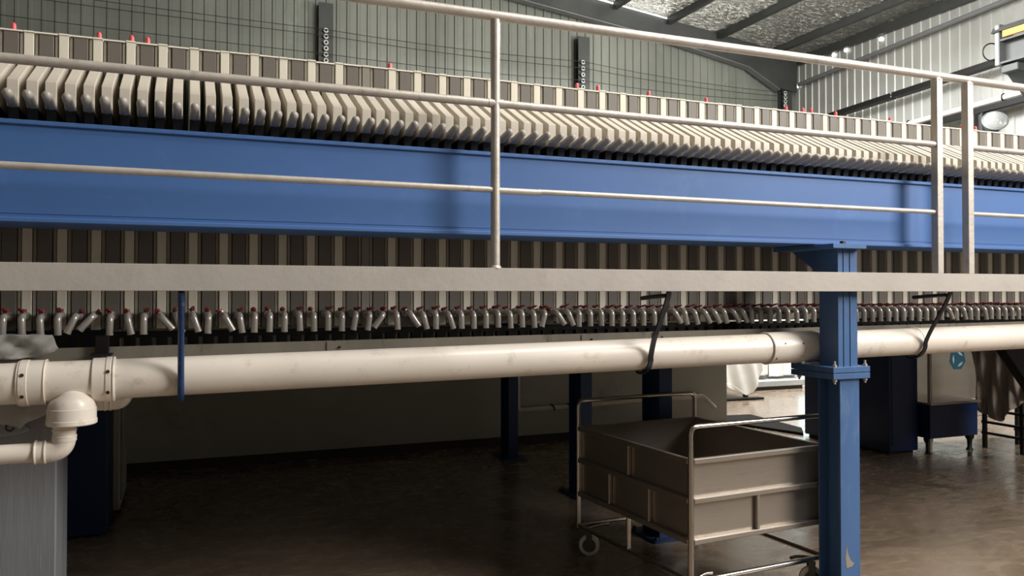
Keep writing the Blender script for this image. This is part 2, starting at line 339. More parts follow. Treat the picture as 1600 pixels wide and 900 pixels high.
tag(MB().prism([(12.72, 8.70), (13.04, 8.70), (13.04, 8.73), (12.9, 8.73), (12.9, 8.97), (13.04, 8.97), (13.04, 9.0), (12.72, 9.0), (12.72, 8.97), (12.86, 8.97), (12.86, 8.73), (12.72, 8.73)], 'z', 0, 6.9).build('crane_column', 'gyst'),
    'blue-grey steel column against the right wall at the picture edge', 'column')
t = thing('crane_runway', (12.1, 9.05, 5.3), 'dark crane runway beam with an orange conductor strip on a wall bracket', 'crane rail')
off(MB().prism([(11.95, 5.28), (12.25, 5.28), (12.25, 5.31), (12.12, 5.31), (12.12, 5.64), (12.25, 5.64), (12.25, 5.67), (11.95, 5.67), (11.95, 5.64), (12.08, 5.64), (12.08, 5.31), (11.95, 5.31)], 'y', 5.0, 8.98).build('runway_beam', 'dkst', t), t.location)
off(MB().box(11.93, 12.27, 8.98, 9.06, 5.26, 5.92, .01).build('end_plate', 'gyst', t), t.location)
off(MB().box(11.90, 11.95, 6.0, 8.9, 5.68, 5.78).build('conductor_strip', 'orange', t), t.location)
for y in (8.3, 7.6): off(MB().box(11.885, 11.96, y, y+.03, 5.66, 5.80).build('strip_clip', 'black', t), t.location)
off(MB().prism([(11.90, 5.79), (11.98, 5.79), (11.98, 5.88), (11.96, 5.88)], 'y', 5.5, 9.1).build('cable_guard', 'dkst', t), t.location)
off(MB().prism([(12.0, 5.26), (12.72, 5.26), (12.72, 4.72), (12.6, 4.72), (12.15, 5.14), (12.0, 5.14)], 'y', 8.72, 9.0, .01).build('bracket', 'dkst', t), t.location)
off(MB().ring((11.92, 9.1, 5.5), (.3, .7, 0), .14, .012, 20, 6).build('cable_loop', 'black', t, True), t.location)
t = thing('floodlight', (12.05, 9.15, 4.12), 'round floodlight with a clear domed glass standing above the press', 'lamp')
gl = MB(); prof = []
pts = [Vector((0, 0, 0))+Vector((-.55, -.6, .45)).normalized()*d for d in (-.10, -.05, 0, .05, .10, .14)]
gl.tube(pts, [.09, .15, .175, .15, .10, .03], 20).build('glass_dome', 'glass', t, True, (0, 0, .3))
MB().ring((0, 0, .3), (-.55, -.6, .45), .18, .014, 24, 8).build('rim', 'gyst', t, True)
MB().tube([(.70, -.16, -.1), (.3, .0, -.1), (.1, .1, .0), (.08, .1, .2)], .02, 8).build('stem', 'dkst', t, True)
MB().tube([Vector((.06, .07, .25)), Vector((.15, .16, .16))], [.15, .06], 16).build('reflector_back', 'dkst', t, True)
t = thing('eave_gap_row', (13.05, 12.6, 6.9), 'row of small round holes letting daylight in under the roof edge of the right wall', 'vent holes')
for y, z in ((14.9, 6.45), (14.1, 6.88), (13.75, 6.86), (13.4, 6.87), (12.45, 6.83)):
    off(MB().tube([(13.10, y, z), (13.125, y, z)], .045, 12).build('vent_hole', 'gap', t), t.location)

# ------------------------------------------------------------------ lower rooms behind the press
sl = MB(); sl.box(-9, 6.13, 5.46, 8.39, 2.2, 2.36); sl.box(6.13, 8.9, 5.46, 7.5, 2.2, 2.36); struct(sl.build('ceiling_shade_slab', 'wall'))  # unseen slab added to shade the space behind the press
struct(MB().box(-9, 6.12, 8.21, 8.37, 0, 2.2).build('wall_partition', 'wall'))
struct(MB().box(-9, 6.125, 8.19, 8.21, 0, .085).build('baseboard_partition', 'skirt'))
t = thing('wall_water_pipe', (3.33, 8.14, .37), 'thin cream pipe that drops and runs along the low partition wall', 'pipe')
off(MB().tube(rounded([(3.33, 8.14, 2.18), (3.33, 8.14, .37), (5.72, 8.14, .42), (5.86, 8.09, .27)], .05), .028, 10).build('pipe_run', 'pvc', t, True), t.location)
for x in (3.75, 3.95): off(MB().ring((x, 8.14, .385), (1, .1, .6), .036, .008, 14, 6).build('cable_tie', 'black', t, True), t.location)
# bright yard seen through the gap
struct(MB().box(8.75, 10.0, 11.45, 11.55, 0, 2.6).build('wall_yard', 'tile'))
t = thing('window_1', (10.5, 11.5, 0), None, None); t['kind'] = 'structure'
off(MB().box(10.05, 11.6, 11.48, 11.52, .18, 2.5).build('pane', 'daylight', t), t.location)
fr = MB(); fr.box(9.98, 10.06, 11.44, 11.56, 0, 2.6); fr.box(11.6, 11.68, 11.44, 11.56, 0, 2.6); fr.box(10.06, 11.6, 11.44, 11.56, 2.5, 2.6); fr.box(10.06, 11.6, 11.44, 11.56, 0, .18); fr.box(10.06, 11.6, 11.45, 11.55, .42, .47)
off(fr.build('window_frame', 'white', t), t.location)
def pleat(x, z): return .03*math.sin(x*19)+.014*math.sin(x*43+z*3)
def sheet_panel(x0, x1, z0, z1, lab):
    o = cloth('hanging_sheet', 'white', [(x0, z0), (x1, z0+.02), (x1, z1), (x0, z1)], 11.3, pleat, None, 6)
    tag(o, lab, 'cloth'); return o
sheet_panel(8.85, 9.28, .22, 1.7, 'white sheet hanging in the bright yard, next to the draped table')
sheet_panel(9.32, 9.92, .20, 1.7, 'white sheet hanging in the bright yard beside the daylit window')
tag(MB().tube([(8.7, 11.3, 1.74), (10.0, 11.3, 1.74)], .02, 8).build('hanging_rail', 'tube', None, True), 'steel rail the two white sheets hang from', 'rail')
t = thing('plinth_bench', (9.3, 11.25, 0), 'low pale bench along the foot of the yard wall under the white sheets', 'bench')
off(MB().box(8.7, 9.95, 11.1, 11.44, .06, .16, .01).build('bench_top', 'tile', t), t.location)
off(MB().box(8.75, 9.9, 11.16, 11.44, 0, .06).build('bench_base', 'skirt', t), t.location)
TX, TY = 7.35, 10.75
t = thing('work_table', (TX, TY, 0), 'dark legged work table hidden under white drapes in the bright yard', 'table')
off(MB().box(6.6, 8.25, 10.35, 11.2, .72, .76).build('tabletop', 'dkst', t), t.location)
for lx in (6.9, 8.12):
    for ly in (10.42, 11.12): off(MB().box(lx-.03, lx+.03, ly-.03, ly+.03, .02, .72).build('leg', 'black', t), t.location)
off(MB().box(6.8, 8.3, 10.2, 10.34, 0, .03).build('floor_plate', 'black', t), t.location)
def drape(x, z): return .05*math.sin(x*9+1)+.02*math.sin(x*26+z*5)-.06*(1-z/.8)
o = cloth('white_tablecloth', 'white', [(6.6, .30), (7.0, .26), (7.4, .30), (7.75, .25), (7.95, .08), (8.05, .12), (8.2, .33), (8.28, .45), (8.28, .80), (6.6, .80)], 10.24, drape, None, 6)
tag(o, 'white cloth draped down the front of the yard table, one corner almost touching the floor', 'cloth')
t = tag(MB().prism([(6.20, 8.95), (6.98, 8.85), (6.86, 7.75), (6.62, 7.45), (6.36, 8.3), (6.20, 8.42)], 'z', 0, .03).build('dark_floor_patch', 'floor_patch'), 'dark flat patch on the bright floor past the end of the partition wall', 'mat')  # thin dark piece laid flat on the floor

# ------------------------------------------------------------------ cabinets and columns on the left
L0 = (-1.2, 6.2, 0)
t = thing('navy_cabinet', L0, 'tall navy blue steel cabinet standing left behind the grey pier', 'cabinet')
off(MB().box(-1.5, -.50, 6.12, 6.66, .02, 1.9, .008).build('cabinet_body', 'navy', t), L0)
off(MB().box(-.505, -.492, 6.13, 6.16, .05, 1.88).build('edge_strip', 'navy2', t), L0)
off(MB().box(-1.46, -.54, 6.16, 6.62, 0, .02).build('plinth', 'black', t), L0)
t = thing('grey_cabinet', (-1, 7, 0), 'dim grey-green cabinet squeezed between the left navy cabinet and partition wall', 'cabinet')
off(MB().box(-1.5, -.46, 6.70, 7.45, .03, 1.8, .008).build('cabinet_body', 'wall', t), (-1, 7, 0))
off(MB().box(-.46, -.45, 6.74, 6.77, .1, 1.75).build('edge_strip', 'gutter', t), (-1, 7, 0))
off(MB().box(-1.45, -.5, 6.75, 7.4, 0, .03).build('plinth', 'black', t), (-1, 7, 0))
t = thing('grey_pier', (-1, 4.1, 0), 'light grey brushed pier filling the lower left corner, behind the cream elbow', 'pier')
off(MB().box(-1.9, -.515, 3.95, 4.30, 0, 1.24, .006).build('pier_body', 'greycol', t), (-1, 4.1, 0))
off(MB().box(-1.9, -.50, 3.935, 4.32, 1.24, 1.26).build('pier_cap', 'gyst', t), (-1, 4.1, 0))
# dull blue H columns behind
def hcol(x0, x1, y0, y1, z1, lab, m='navy2', group=None):
    t = thing('rear_column', ((x0+x1)/2, (y0+y1)/2, 0), lab, 'column', group); c = t.location
    pr = [(x0, y0), (x1, y0), (x1, y0+.012), ((x0+x1)/2+.005, y0+.012), ((x0+x1)/2+.005, y1-.012), (x1, y1-.012), (x1, y1), (x0, y1), (x0, y1-.012), ((x0+x1)/2-.005, y1-.012), ((x0+x1)/2-.005, y0+.012), (x0, y0+.012)]
    off(MB().prism(pr, 'z', .015, z1).build('shaft', m, t), c)
    off(MB().box(x0-.07, x1+.07, y0-.06, y1+.06, 0, .015).build('base_plate', m, t), c)
    for bx in (x0-.045, x1+.045):
        for by in (y0-.035, y1+.035): off(MB().hexbolt((bx, by, .015), (0, 0, 1), .014, .02).build('anchor_bolt', 'dkst', t), c)
    return t
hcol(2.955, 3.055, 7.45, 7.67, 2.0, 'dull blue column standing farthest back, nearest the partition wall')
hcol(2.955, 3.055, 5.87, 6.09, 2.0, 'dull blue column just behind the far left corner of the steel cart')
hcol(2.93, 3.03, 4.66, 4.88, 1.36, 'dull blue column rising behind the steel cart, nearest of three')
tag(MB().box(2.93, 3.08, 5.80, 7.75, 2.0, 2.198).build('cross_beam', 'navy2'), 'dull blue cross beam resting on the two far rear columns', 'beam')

# ------------------------------------------------------------------ right cabinets, sink, rack
c = (6.8, 6.8, 0)
t = thing('navy_cabinet', c, 'tall navy blue cabinet standing right of the main blue column', 'cabinet')
off(MB().box(6.61, 7.0, 6.20, 7.42, .03, 1.9, .008).build('cabinet_body', 'navy', t), c)
off(MB().box(6.64, 6.97, 6.195, 6.20, .1, 1.85).build('door', 'navy', t), c)
off(MB().box(6.64, 6.97, 6.24, 7.38, 0, .03).build('plinth', 'black', t), c)
c = (7.37, 6.4, 0)
t = thing('wash_sink', c, 'low navy wash trough with steel top and splashback, right of the tall cabinet', 'sink')
off(MB().box(7.03, 7.71, 6.08, 6.72, .16, .50, .006).build('tank', 'navy', t), c)
off(MB().box(7.02, 7.74, 6.06, 6.74, .50, .525, .004).build('steel_top', 'steel', t), c)
off(MB().box(7.05, 8.75, 6.76, 6.785, .42, 1.6).build('splashback', 'steel', t), c)
off(MB().box(7.04, 7.07, 6.09, 6.12, .02, 1.6).build('corner_post', 'rail', t), c)
for lx, ly in ((7.07, 6.14), (7.66, 6.14), (7.07, 6.66), (7.66, 6.66)):
    off(MB().tube([(lx, ly, .16), (lx, ly, .13), (lx, ly, .10), (lx, ly, .03), (lx, ly, 0)], [.045, .045, .026, .022, .038], 12).build('foot', 'black', t, True), c)
st = thing('round_sticker', (8.25, 6.755, .885), 'teal rounded sticker with pale leaf-like marks stuck on the steel splashback', 'sticker')
oc = [(math.cos(a)*.128, math.sin(a)*(.128)) for a in [PI/2+2*PI*i/7 for i in range(7)]]
MB().prism(oc, 'y', 0, .004).build('sticker_face', 'teal', st)
mk = MB()
for a0 in (0.4, 2.5, 4.6):
    pr = []
    for i in range(7): pr.append((math.cos(a0+.22*i)*.085, math.sin(a0+.22*i)*.085))
    for i in range(6, -1, -1): pr.append((math.cos(a0+.22*i)*(.085-.028*math.sin(PI*i/6)), math.sin(a0+.22*i)*(.085-.028*math.sin(PI*i/6))))
    pr = pr[:7]+pr[8:13]
    mk.prism(pr, 'y', -.002, .001)
mk.build('pale_mark', 'cloth', st)
c = (8.1, 6.0, 0)
t = thing('black_rack', c, 'low black rack of three rails at the right edge, a cloth hanging over it', 'rack')
for z in (.16, .275, .405): off(MB().box(7.885, 7.915, 5.3, 6.18, z-.012, z+.012).build('rail', 'black', t), c)
for z in (.16, .405, 1.2): off(MB().box(8.385, 8.415, 5.3, 6.18, z-.012, z+.012).build('rail', 'black', t), c)
for x in (7.9, 8.4):
    for y in (5.73, 6.15): off(MB().box(x-.018, x+.018, y-.018, y+.018, 0, 1.22).build('post', 'black', t), c)
off(MB().box(7.885, 7.915, 5.3, 6.18, 1.19, 1.22).build('rail', 'black', t), c)
def fold2(y, z): return .025*math.sin(y*34+z*5)+.012*math.sin(y*71-z*9)
o = cloth('hanging_cloth', 'cloth2', [(5.62, .62), (5.72, .50), (5.80, .44), (5.88, .38), (5.92, .31), (6.0, .42), (6.08, .42), (6.12, .37), (6.2, .43), (6.17, .78), (6.22, .80), (6.18, .96), (6.24, 1.02), (6.2, 1.215), (5.60, 1.215)], 7.83, fold2, None, 6, .004, 'yz')
tag(o, 'taupe ragged cloth hanging over the black rack at the right edge', 'cloth')
tag(MB().prism([(7.05, 1.56), (8.3, 1.56), (8.3, .55), (7.55, 1.05)], 'y', 5.2, 5.23).build('corner_gusset', 'navy2') if False else MB().prism([(6.55, 1.43), (7.6, 1.43), (7.6, .29)], 'y', 5.1, 5.2).build('corner_gusset', 'black'),
    'dark diagonal corner gusset below the press at the right edge', 'brace')

# ------------------------------------------------------------------ filter press: beams
XA, XE = -2.6, 7.4
def beam(y0, y1, lab, front):
    c = ((XA+XE)/2, (y0+y1)/2, 1.912); t = thing('press_beam', c, lab, 'beam')
    ym = y0+.012 if front else y1-.012
    web = MB(); web.box(XA, XE, ym, ym+.02, 1.93, 2.275); off(web.build('web_plate', 'blue', t), c)
    off(MB().box(XA, XE, y0, y1, 2.275, 2.293, .003).build('top_flange', 'blue', t), c)
    off(MB().box(XA, XE, y0, y1, 1.912, 1.93, .003).build('bottom_flange', 'blue', t), c)
    off(MB().box(XA, XE, ym-.002, ym, 1.945, 1.949).build('weld_seam', 'blue', t), c)
    off(MB().box(XA, XE, y1-.05, y1-.03, 1.93, 2.275).build('back_web', 'blue', t), c)
    off(MB().box(XA, XE, y0+.10, y0+.17, 2.293, 2.306).build('slide_rail', 'black', t), c)
    return t
beam(3.45, 3.79, 'long bright blue steel beam carrying the plate handles on the near side', True)
beam(5.12, 5.40, 'long blue steel beam on the far side of the plate stack', False)

# ------------------------------------------------------------------ filter plates
X0, DP, YP = -.6154, .12757, 3.84
HALF = {'light': .0185, 'dark': .0305}
def protomeshes():
    R = {}
    # body, local origin: plate centre line x=0, front face y=0, world z kept (plate z 1.49..2.735)
    R['light'] = MB().box(-.0185, .0185, 0, 1.2, 1.492, 2.73, .002)
    R['mid'] = None
    R['dark'] = MB().box(-.0275, .0275, 0, 1.2, 1.492, 2.728, .002)
    # cloth edges either side of the dark plate
    R['edge'] = MB().box(-.0430, -.0300, .004, 1.194, 1.50, 2.726, .0015); R['edge'].box(.0300, .0430, .004, 1.194, 1.50, 2.726, .002)
    R['hemL'] = MB().box(-.0185, .0185, -.003, 1.2, 2.7305, 2.7365)
    R['hemD'] = MB().box(-.0425, .0425, -.003, 1.2, 2.7285, 2.7345)
    R['arm'] = MB().prism([(0, 2.60), (-.005, 2.618), (-.32, 2.457), (-.32, 2.366), (-.31, 2.356), (0, 2.340)], 'x', -.0195, .0195, .0015)
    R['foot'] = MB().prism([(0, 2.339), (-.300, 2.354), (-.29, 2.307), (0, 2.307)], 'x', -.017, .017)
    g = MB(); a = Vector((0, -.31, 2.367)); d = Vector((0, -.105, .016)); k = d.normalized(); r = .0175
    e = a+d; g.tube([a, e]+[e+k*r*math.sin(q) for q in (.5, .9, 1.25, 1.5)], [r, r]+[r*math.cos(q) for q in (.5, .9, 1.25, 1.5)], 14)
    R['grip'] = g
    # tap: origin moved to the stub axis
    s = MB(); s.tube([(0, 0, 0), (0, -.012, 0)], .019, 12); s.tube([(0, -.010, 0), (0, -.055, 0)], .0125, 12); s.tube([(0, -.03, 0), (0, -.05, 0)], .0155, 8)
    s.tube([(0, -.04, .006), (0, -.04, .022)], .008, 8)
    R['valve'] = s
    s = MB(); s.tube([(0, -.055, 0), (0, -.085, 0)]+arc((0, -.085, -.02), PI/2, PI, .02, (0, 1, 0), (0, 0, 1), 5)[1:]+[(0, -.105, -.074)], .0138, 14)
    s.tube([(0, -.105, -.066), (0, -.105, -.076)], .0148, 14)
    R['spout'] = s
    s = MB(); s.prism([(-.105, .030), (-.10, .036), (-.045, .026), (-.02, .024), (-.02, .018), (-.05, .018)], 'x', -.007, .007, .001)
    s.tube([(0, -.04, .016), (0, -.04, .030)], .012, 10)
    R['lever'] = s
    s = MB(); s.tube([(0, .05, 2.735), (0, .05, 2.765), (0, .05, 2.772), (0, .05, 2.776)], [.010, .010, .008, .004], 10)
    R['plug'] = s
    out = {}
    for k, b in R.items():
        if b is None: continue
        o = b.build(k, 'cream', None, k in ('grip', 'valve', 'spout', 'plug')); out[k] = o.data
        o.data.materials.clear(); bpy.data.objects.remove(o)
    return out
PM = protomeshes()
def setm(me, m):
    c = me.copy(); c.materials.append(M[m]); return c
MESH = {'light': setm(PM['light'], 'cream'), 'mid': setm(PM['light'], 'midgrey'), 'dark': setm(PM['dark'], 'dark'), 'edge': setm(PM['edge'], 'cloth_edge'),
        'hemL': setm(PM['hemL'], 'top_edge'), 'hemD': setm(PM['hemD'], 'top_edge'), 'arm': setm(PM['arm'], 'arm'), 'foot': setm(PM['foot'], 'foot'),
        'grip': setm(PM['grip'], 'grip'), 'valve': setm(PM['valve'], 'tap'), 'spout': setm(PM['spout'], 'tap'), 'lever': setm(PM['lever'], 'red'), 'plug': setm(PM['plug'], 'pink')}
def part(name, me, parent, loc=(0, 0, 0), rot=None):
    o = bpy.data.objects.new(name, MESH[me]); COL.objects.link(o); o.parent = parent; o.location = loc
    if rot: o.rotation_euler = rot
    return o
# plate index j (half periods): even = cream plate, odd = dark plate; angle of the tap in degrees (+ = spout swings right)
TILT = {3: -24, 4: -40, 6: 12, 8: 40, 9: 16, 13: 8, 10: 18, 12: 28, 21: -10, 22: -8, 23: -36, 25: 34, 26: 14, 28: 18, 36: -16, 37: 34, 38: 22,
        48: 32, 49: 12, 50: 16, 51: 30, 52: 30, 53: 18, 54: 34, 55: 26, 80: 25, 82: 16, 85: 12}
PLUG = {-1, 4, 6, 7, 24, 40, 42, 47, 53, 62, 64, 65, 68, 75, 82, 85, 87}
def where(j):
    if j < 9: return 'left of the blue pipe hanger'
    if j < 31: return 'between blue hanger and round post'
    if j < 62: return 'between round post and blue column'
    return 'right of the main blue column'
special = {}
JS = list(range(-5, 95))
for j in JS:
    if j in TILT or j in PLUG: special.setdefault((where(j), j in TILT and abs(TILT[j]) > 8, j in PLUG, j % 2, (TILT.get(j, 0) > 0)), []).append(j)
ordw = ['first', 'second', 'third', 'fourth', 'fifth', 'sixth', 'seventh', 'eighth']
for j in JS:
    dk = j % 2; x = X0+DP*j/2
    lab = grp = None
    kindw = 'dark grey' if dk else ('mid grey' if j == 22 else 'cream')
    tl = j in TILT and abs(TILT[j]) > 8
    if j == 22: lab = 'mid grey narrow filter plate, the only one among the cream ones'
    elif tl or j in PLUG:
        key = (where(j), tl, j in PLUG, dk, TILT.get(j, 0) > 0); l = special[key]; n_ = l.index(j)
        d = ([('tap swung right' if TILT[j] > 0 else 'tap swung left')] if tl else [])+(['red top plug'] if j in PLUG else [])
        o_ = (ordw[n_]+' from left ' if len(l) > 1 else '')
        lab = f'{"grey" if dk else "cream"} plate, {", ".join(d)}, {o_}{where(j)}'
    else:
        lab = f'plain {kindw} plate, tap hanging straight down, {where(j)}'; grp = f'plain {kindw} filter plates {where(j)}'
    t = thing('filter_plate', (x, YP, 1.49), lab, 'filter plate', grp)
    dz = random.uniform(-.002, .002); Z = -1.49
    part('plate_body', 'mid' if j == 22 else ('dark' if dk else 'light'), t, (0, random.uniform(-.001, .002), Z+dz))
    if dk: part('cloth_edge', 'edge', t, (random.uniform(-.001, .001), 0, Z+dz))
    part('top_hem', 'hemD' if dk else 'hemL', t, (0, 0, Z+dz))
    dy = random.uniform(-.004, .004); ax = random.uniform(-.002, .002)
    a = part('support_arm', 'arm', t, (ax, dy, Z)); part('arm_foot', 'foot', a)
    part('pull_grip', 'grip', t, (ax, dy, Z))
    ang = -math.radians(TILT.get(j, random.uniform(-3, 3)))
    zt = 1.552+random.uniform(-.003, .003)
    if j == 3: zt += 0
    v = part('tap', 'valve', t, (0, 0, Z+zt), (0, ang, 0))
    part('spout', 'spout', v); part('red_lever', 'lever', v, (0, 0, 0), (0, 0, random.uniform(-.18, .18)))
    if j in PLUG: part('red_plug', 'plug', t, (0, 0, Z+dz))

c = (6.6, 4.45, 1.4); t = thing('side_light_block', c, 'added blue block out of view on the right, shading the cabinets behind', 'light blocker')  # unseen block added to keep the key light off the right cabinets
off(MB().box(5.50, 7.3, 3.86, 5.08, 1.45, 2.72, .02).build('blocker_body', 'navy2', t), c)
for y in (3.95, 4.45, 4.95): off(MB().box(5.9, 7.2, y-.015, y+.015, 2.72, 2.84, .004).build('blocker_rib', 'navy2', t), c)
# ------------------------------------------------------------------ lower press frame and gutter
def ladder():
    c = (2.4, 3.9, 1.41); t = thing('drip_ladder', c, 'black steel bearer with short cross lugs under the row of taps', 'bearer')
    off(MB().box(XA, 5.47, 3.86, 3.90, 1.455, 1.482).build('upper_rail', 'black', t), c)
    off(MB().box(XA, 5.47, 3.86, 3.90, 1.385, 1.405).build('lower_rail', 'black', t), c)
    b = MB(); k = 0; x = XA+.05
    while x < 5.47:
        b.box(x, x+.046, 3.862, 3.898, 1.405, 1.455); x += DP/2
    o = b.build('cross_lugs', 'black', t); off(o, c); o['kind'] = 'stuff'
ladder()
c = (2.4, 3.8, 1.33); t = thing('drain_gutter', c, 'stained grey drip gutter running behind the cream pipe below the taps', 'gutter')
def gut(x): return 1.430+.006*(x)
GZ = [-2.2, -.32, .62, 1.9, 2.32, 4.2, 7.3]
for a, b in zip(GZ, GZ[1:]):
    bm = MB(); y0 = 3.70
    for yy, th, h0, h1 in ((y0, .008, -.13, 0), (3.852, .008, -.13, -.02)):
        vs = [(a+.002, yy, gut(a)+h0), (b-.002, yy, gut(b)+h0), (b-.002, yy, gut(b)+h1), (a+.002, yy, gut(a)+h1)]
        A = [bm.bm.verts.new(q) for q in vs]; B = [bm.bm.verts.new((q[0], q[1]+th, q[2])) for q in vs]
        bm.bm.faces.new(A); bm.bm.faces.new(B[::-1])
        for i in range(4): bm.bm.faces.new((A[i], A[(i+1)%4], B[(i+1)%4], B[i]))
    vs = [(a+.002, y0, gut(a)-.13), (b-.002, y0, gut(b)-.13), (b-.002, 3.86, gut(b)-.13), (a+.002, 3.86, gut(a)-.13)]
    A = [bm.bm.verts.new(q) for q in vs]; B = [bm.bm.verts.new((q[0], q[1], q[2]-.008)) for q in vs]
    bm.bm.faces.new(A); bm.bm.faces.new(B[::-1])
    for i in range(4): bm.bm.faces.new((A[i], A[(i+1)%4], B[(i+1)%4], B[i]))
    off(bm.build('gutter_section', 'gutter', t), c)
for x in (.62, 1.9, 2.32):
    off(MB().box(x-.035, x+.035, 3.694, 3.70, gut(x)-.12, gut(x)-.004).build('joint_strap', 'gutter', t), c)
    for dz in (-.03, -.09): off(MB().hexbolt((x+.02, 3.694, gut(x)+dz), (0, -1, 0), .006, .006).build('bolt', 'black', t), c)
# black hose clamp unit near the left hanger
c = (-.33, 3.70, 1.38); t = thing('black_bracket', c, 'black steel bracket dropping from the gutter onto the pipe coupling', 'bracket')
off(MB().box(-.345, -.295, 3.665, 3.697, 1.395, 1.475, .003).build('clamp_block', 'black', t), c)
off(MB().box(-.36, -.28, 3.60, 3.697, 1.398, 1.404).build('foot_plate', 'black', t), c)

# ------------------------------------------------------------------ drain pipe
PY, PR = 3.59, .079
def pz(x): return 1.310+.0125*x
def pp(x): return (x, PY, pz(x))
c = (2, PY, 1.33)
t = thing('drain_pipe', c, 'long thick cream PVC drain pipe slung under the walkway', 'pipe')
off(MB().tube([pp(-2.4), pp(-.32), pp(2.0), pp(7.2)], PR, 40).build('pipe_run', 'pvc', t, True), c)
def coupling(x0, x1, r=.0865, lip=True):
    q = MB().tube([pp(x0), pp(x0+.004), pp(x1-.004), pp(x1)], [r-.004, r, r, r-.004], 40)
    o = off(q.build('coupling', 'pvc', t, True), c)
    return o
def band(x, w=.012, r=.0895, screws=((-.9, .4), (-.9, -.5))):
    off(MB().tube([pp(x-w), pp(x-w+.002), pp(x+w-.002), pp(x+w)], [r-.002, r, r, r-.002], 40).build('clamp_band', 'pvc', t, True), c)
    for cy_, cz_ in screws:
        v = Vector((0, cy_, cz_)).normalized(); q = Vector(pp(x))+v*(r-.002)
        off(MB().tube([q, q+v*.006], .007, 8).build('screw', 'screw', t, True), c)
coupling(-.60, -.505); band(-.575, .015); 
off(MB().ring(pp(-.505), (1, 0, 0), .0855, .004, 40, 8).build('lip', 'pvc', t, True), c)
coupling(-.345, -.262); band(-.285, .010); off(MB().ring(pp(-.268), (1, 0, 0), .087, .004, 40, 8).build('lip', 'pvc', t, True), c)
coupling(2.93, 3.26, .0865); off(MB().ring(pp(2.93), (1, 0, 0), .084, .005, 40, 8).build('lip', 'pvc', t, True), c)
for x, s_ in ((3.0, .35), (3.12, .3), (2.95, -.75)):
    v = Vector((0, -1, s_)).normalized(); q = Vector(pp(x))+v*.0855
    off(MB().tube([q, q+v*.003], .005, 8).build('screw', 'screw', t, True), c)
off(MB().tube([pp(4.02), pp(4.024), pp(4.036), pp(4.04)], [.08, .083, .083, .08], 40).build('coupling', 'pvc', t, True), c)
# tee with big reducer and elbow
c2 = (-.41, 3.55, 1.1)
TXc, TYc = -.412, 3.545
q = MB().tube([(TXc-.005, PY, 1.32), (TXc-.005, 3.56, 1.268), (TXc, 3.556, 1.250), (TXc, 3.55, 1.226), (TXc, TYc, 1.212), (TXc, TYc, 1.20)], [.016, .034, .056, .078, .0835, .083], 36)
off(q.build('tee_branch', 'pvc', t, True), c)
q = MB().tube([(TXc, TYc, 1.206), (TXc, TYc, 1.2055), (TXc, TYc, 1.2045), (TXc, TYc, 1.162), (TXc, TYc, 1.161), (TXc, TYc, 1.146), (TXc, TYc, 1.142), (TXc, TYc, 1.1415)], [.080, .085, .0865, .0865, .089, .089, .085, .03], 36)
off(q.build('reducer', 'pvc', t, True), c)
nx = -.437
ep = [(nx, TYc, 1.15), (nx, TYc, 1.075)]+arc((nx-.045, TYc, 1.075), 0, -PI/2, .038, (1, 0, 0), (0, 0, 1), 8)[1:]
ep = rounded([(nx, TYc, 1.15), (nx, TYc, 1.042), (-.54, TYc, 1.042)], .052, 10)
off(MB().tube(ep, .041, 28).build('elbow', 'pvc', t, True), c)
for z in (1.122, 1.098):
    off(MB().ring((nx, TYc, z), (0, 0, 1), .041, .0035, 28, 8).build('lip', 'pvc', t, True), c)
off(MB().tube([(nx, TYc, 1.10), (nx, TYc, 1.08)], .043, 28).build('collar', 'pvc', t, True), c)
off(MB().tube([(-.502, TYc, 1.042), (-.532, TYc, 1.042)], .0425, 28).build('collar', 'pvc', t, True), c)
for x in (-.500, -.533): off(MB().ring((x, TYc, 1.042), (1, 0, 0), .0425, .0045, 28, 8).build('lip', 'pvc', t, True), c)
off(MB().tube([(-.53, TYc, 1.042), (-2.2, TYc, 1.036)], .0365, 28).build('outlet_pipe', 'pvc', t, True), c)
c = (-.3, 3.76, 1.19); t = thing('side_drain', c, 'small cream PVC pipe and elbow tucked behind the big drain pipe', 'pipe')
off(MB().tube(rounded([(-.50, 3.765, 1.188), (-.238, 3.765, 1.190), (-.238, 3.765, 1.285)], .045, 8), .029, 24).build('pipe_run', 'pvc', t, True), c)
for x in (-.315, -.295): off(MB().ring((x, 3.765, 1.19), (1, 0, 0), .029, .004, 24, 8).build('lip', 'pvc', t, True), c)

# ------------------------------------------------------------------ walkway beam, railing, hangers
YR = 3.30
t = tag(MB().prism([(YR, 1.657), (YR+.05, 1.657), (YR+.05, 1.663), (YR+.006, 1.663), (YR+.006, 1.752), (YR+.05, 1.752), (YR+.05, 1.758), (YR, 1.758)], 'x', -2.6, 7.4, .0012).build('walkway_channel', 'channel'),
        'long pale grey steel channel along the walkway edge, crossing the whole view', 'beam')
c = (1.25, YR+.025, 1.758); t = thing('guard_rail', c, 'beige painted steel guard railing standing on the walkway channel', 'railing')
YY = YR+.025
off(MB().tube([(-2.6, YY, 2.872), (7.4, YY, 2.872)], .0225, 20).build('top_rail', 'rail', t, True), c)
def tb(a, b, z, r, nm): off(MB().tube([(a, YY, z), (b, YY, z)], r, 16).build(nm, 'rail', t, True), c)
tb(-2.6, 1.24, 2.484, .0185, 'upper_mid_rail'); tb(1.27, 3.90, 2.484, .0175, 'upper_mid_rail'); tb(4.17, 7.4, 2.484, .0175, 'upper_mid_rail')
tb(-2.6, 1.24, 2.103, .0135, 'lower_mid_rail'); tb(1.27, 1.47, 2.100, .0145, 'lower_mid_rail'); tb(1.46, 3.90, 2.103, .0125, 'lower_mid_rail'); tb(4.17, 7.4, 2.103, .0125, 'lower_mid_rail')
off(MB().tube([(1.255, YY, 1.758), (1.255, YY, 2.855)], .0205, 18).build('round_post', 'rail', t, True), c)
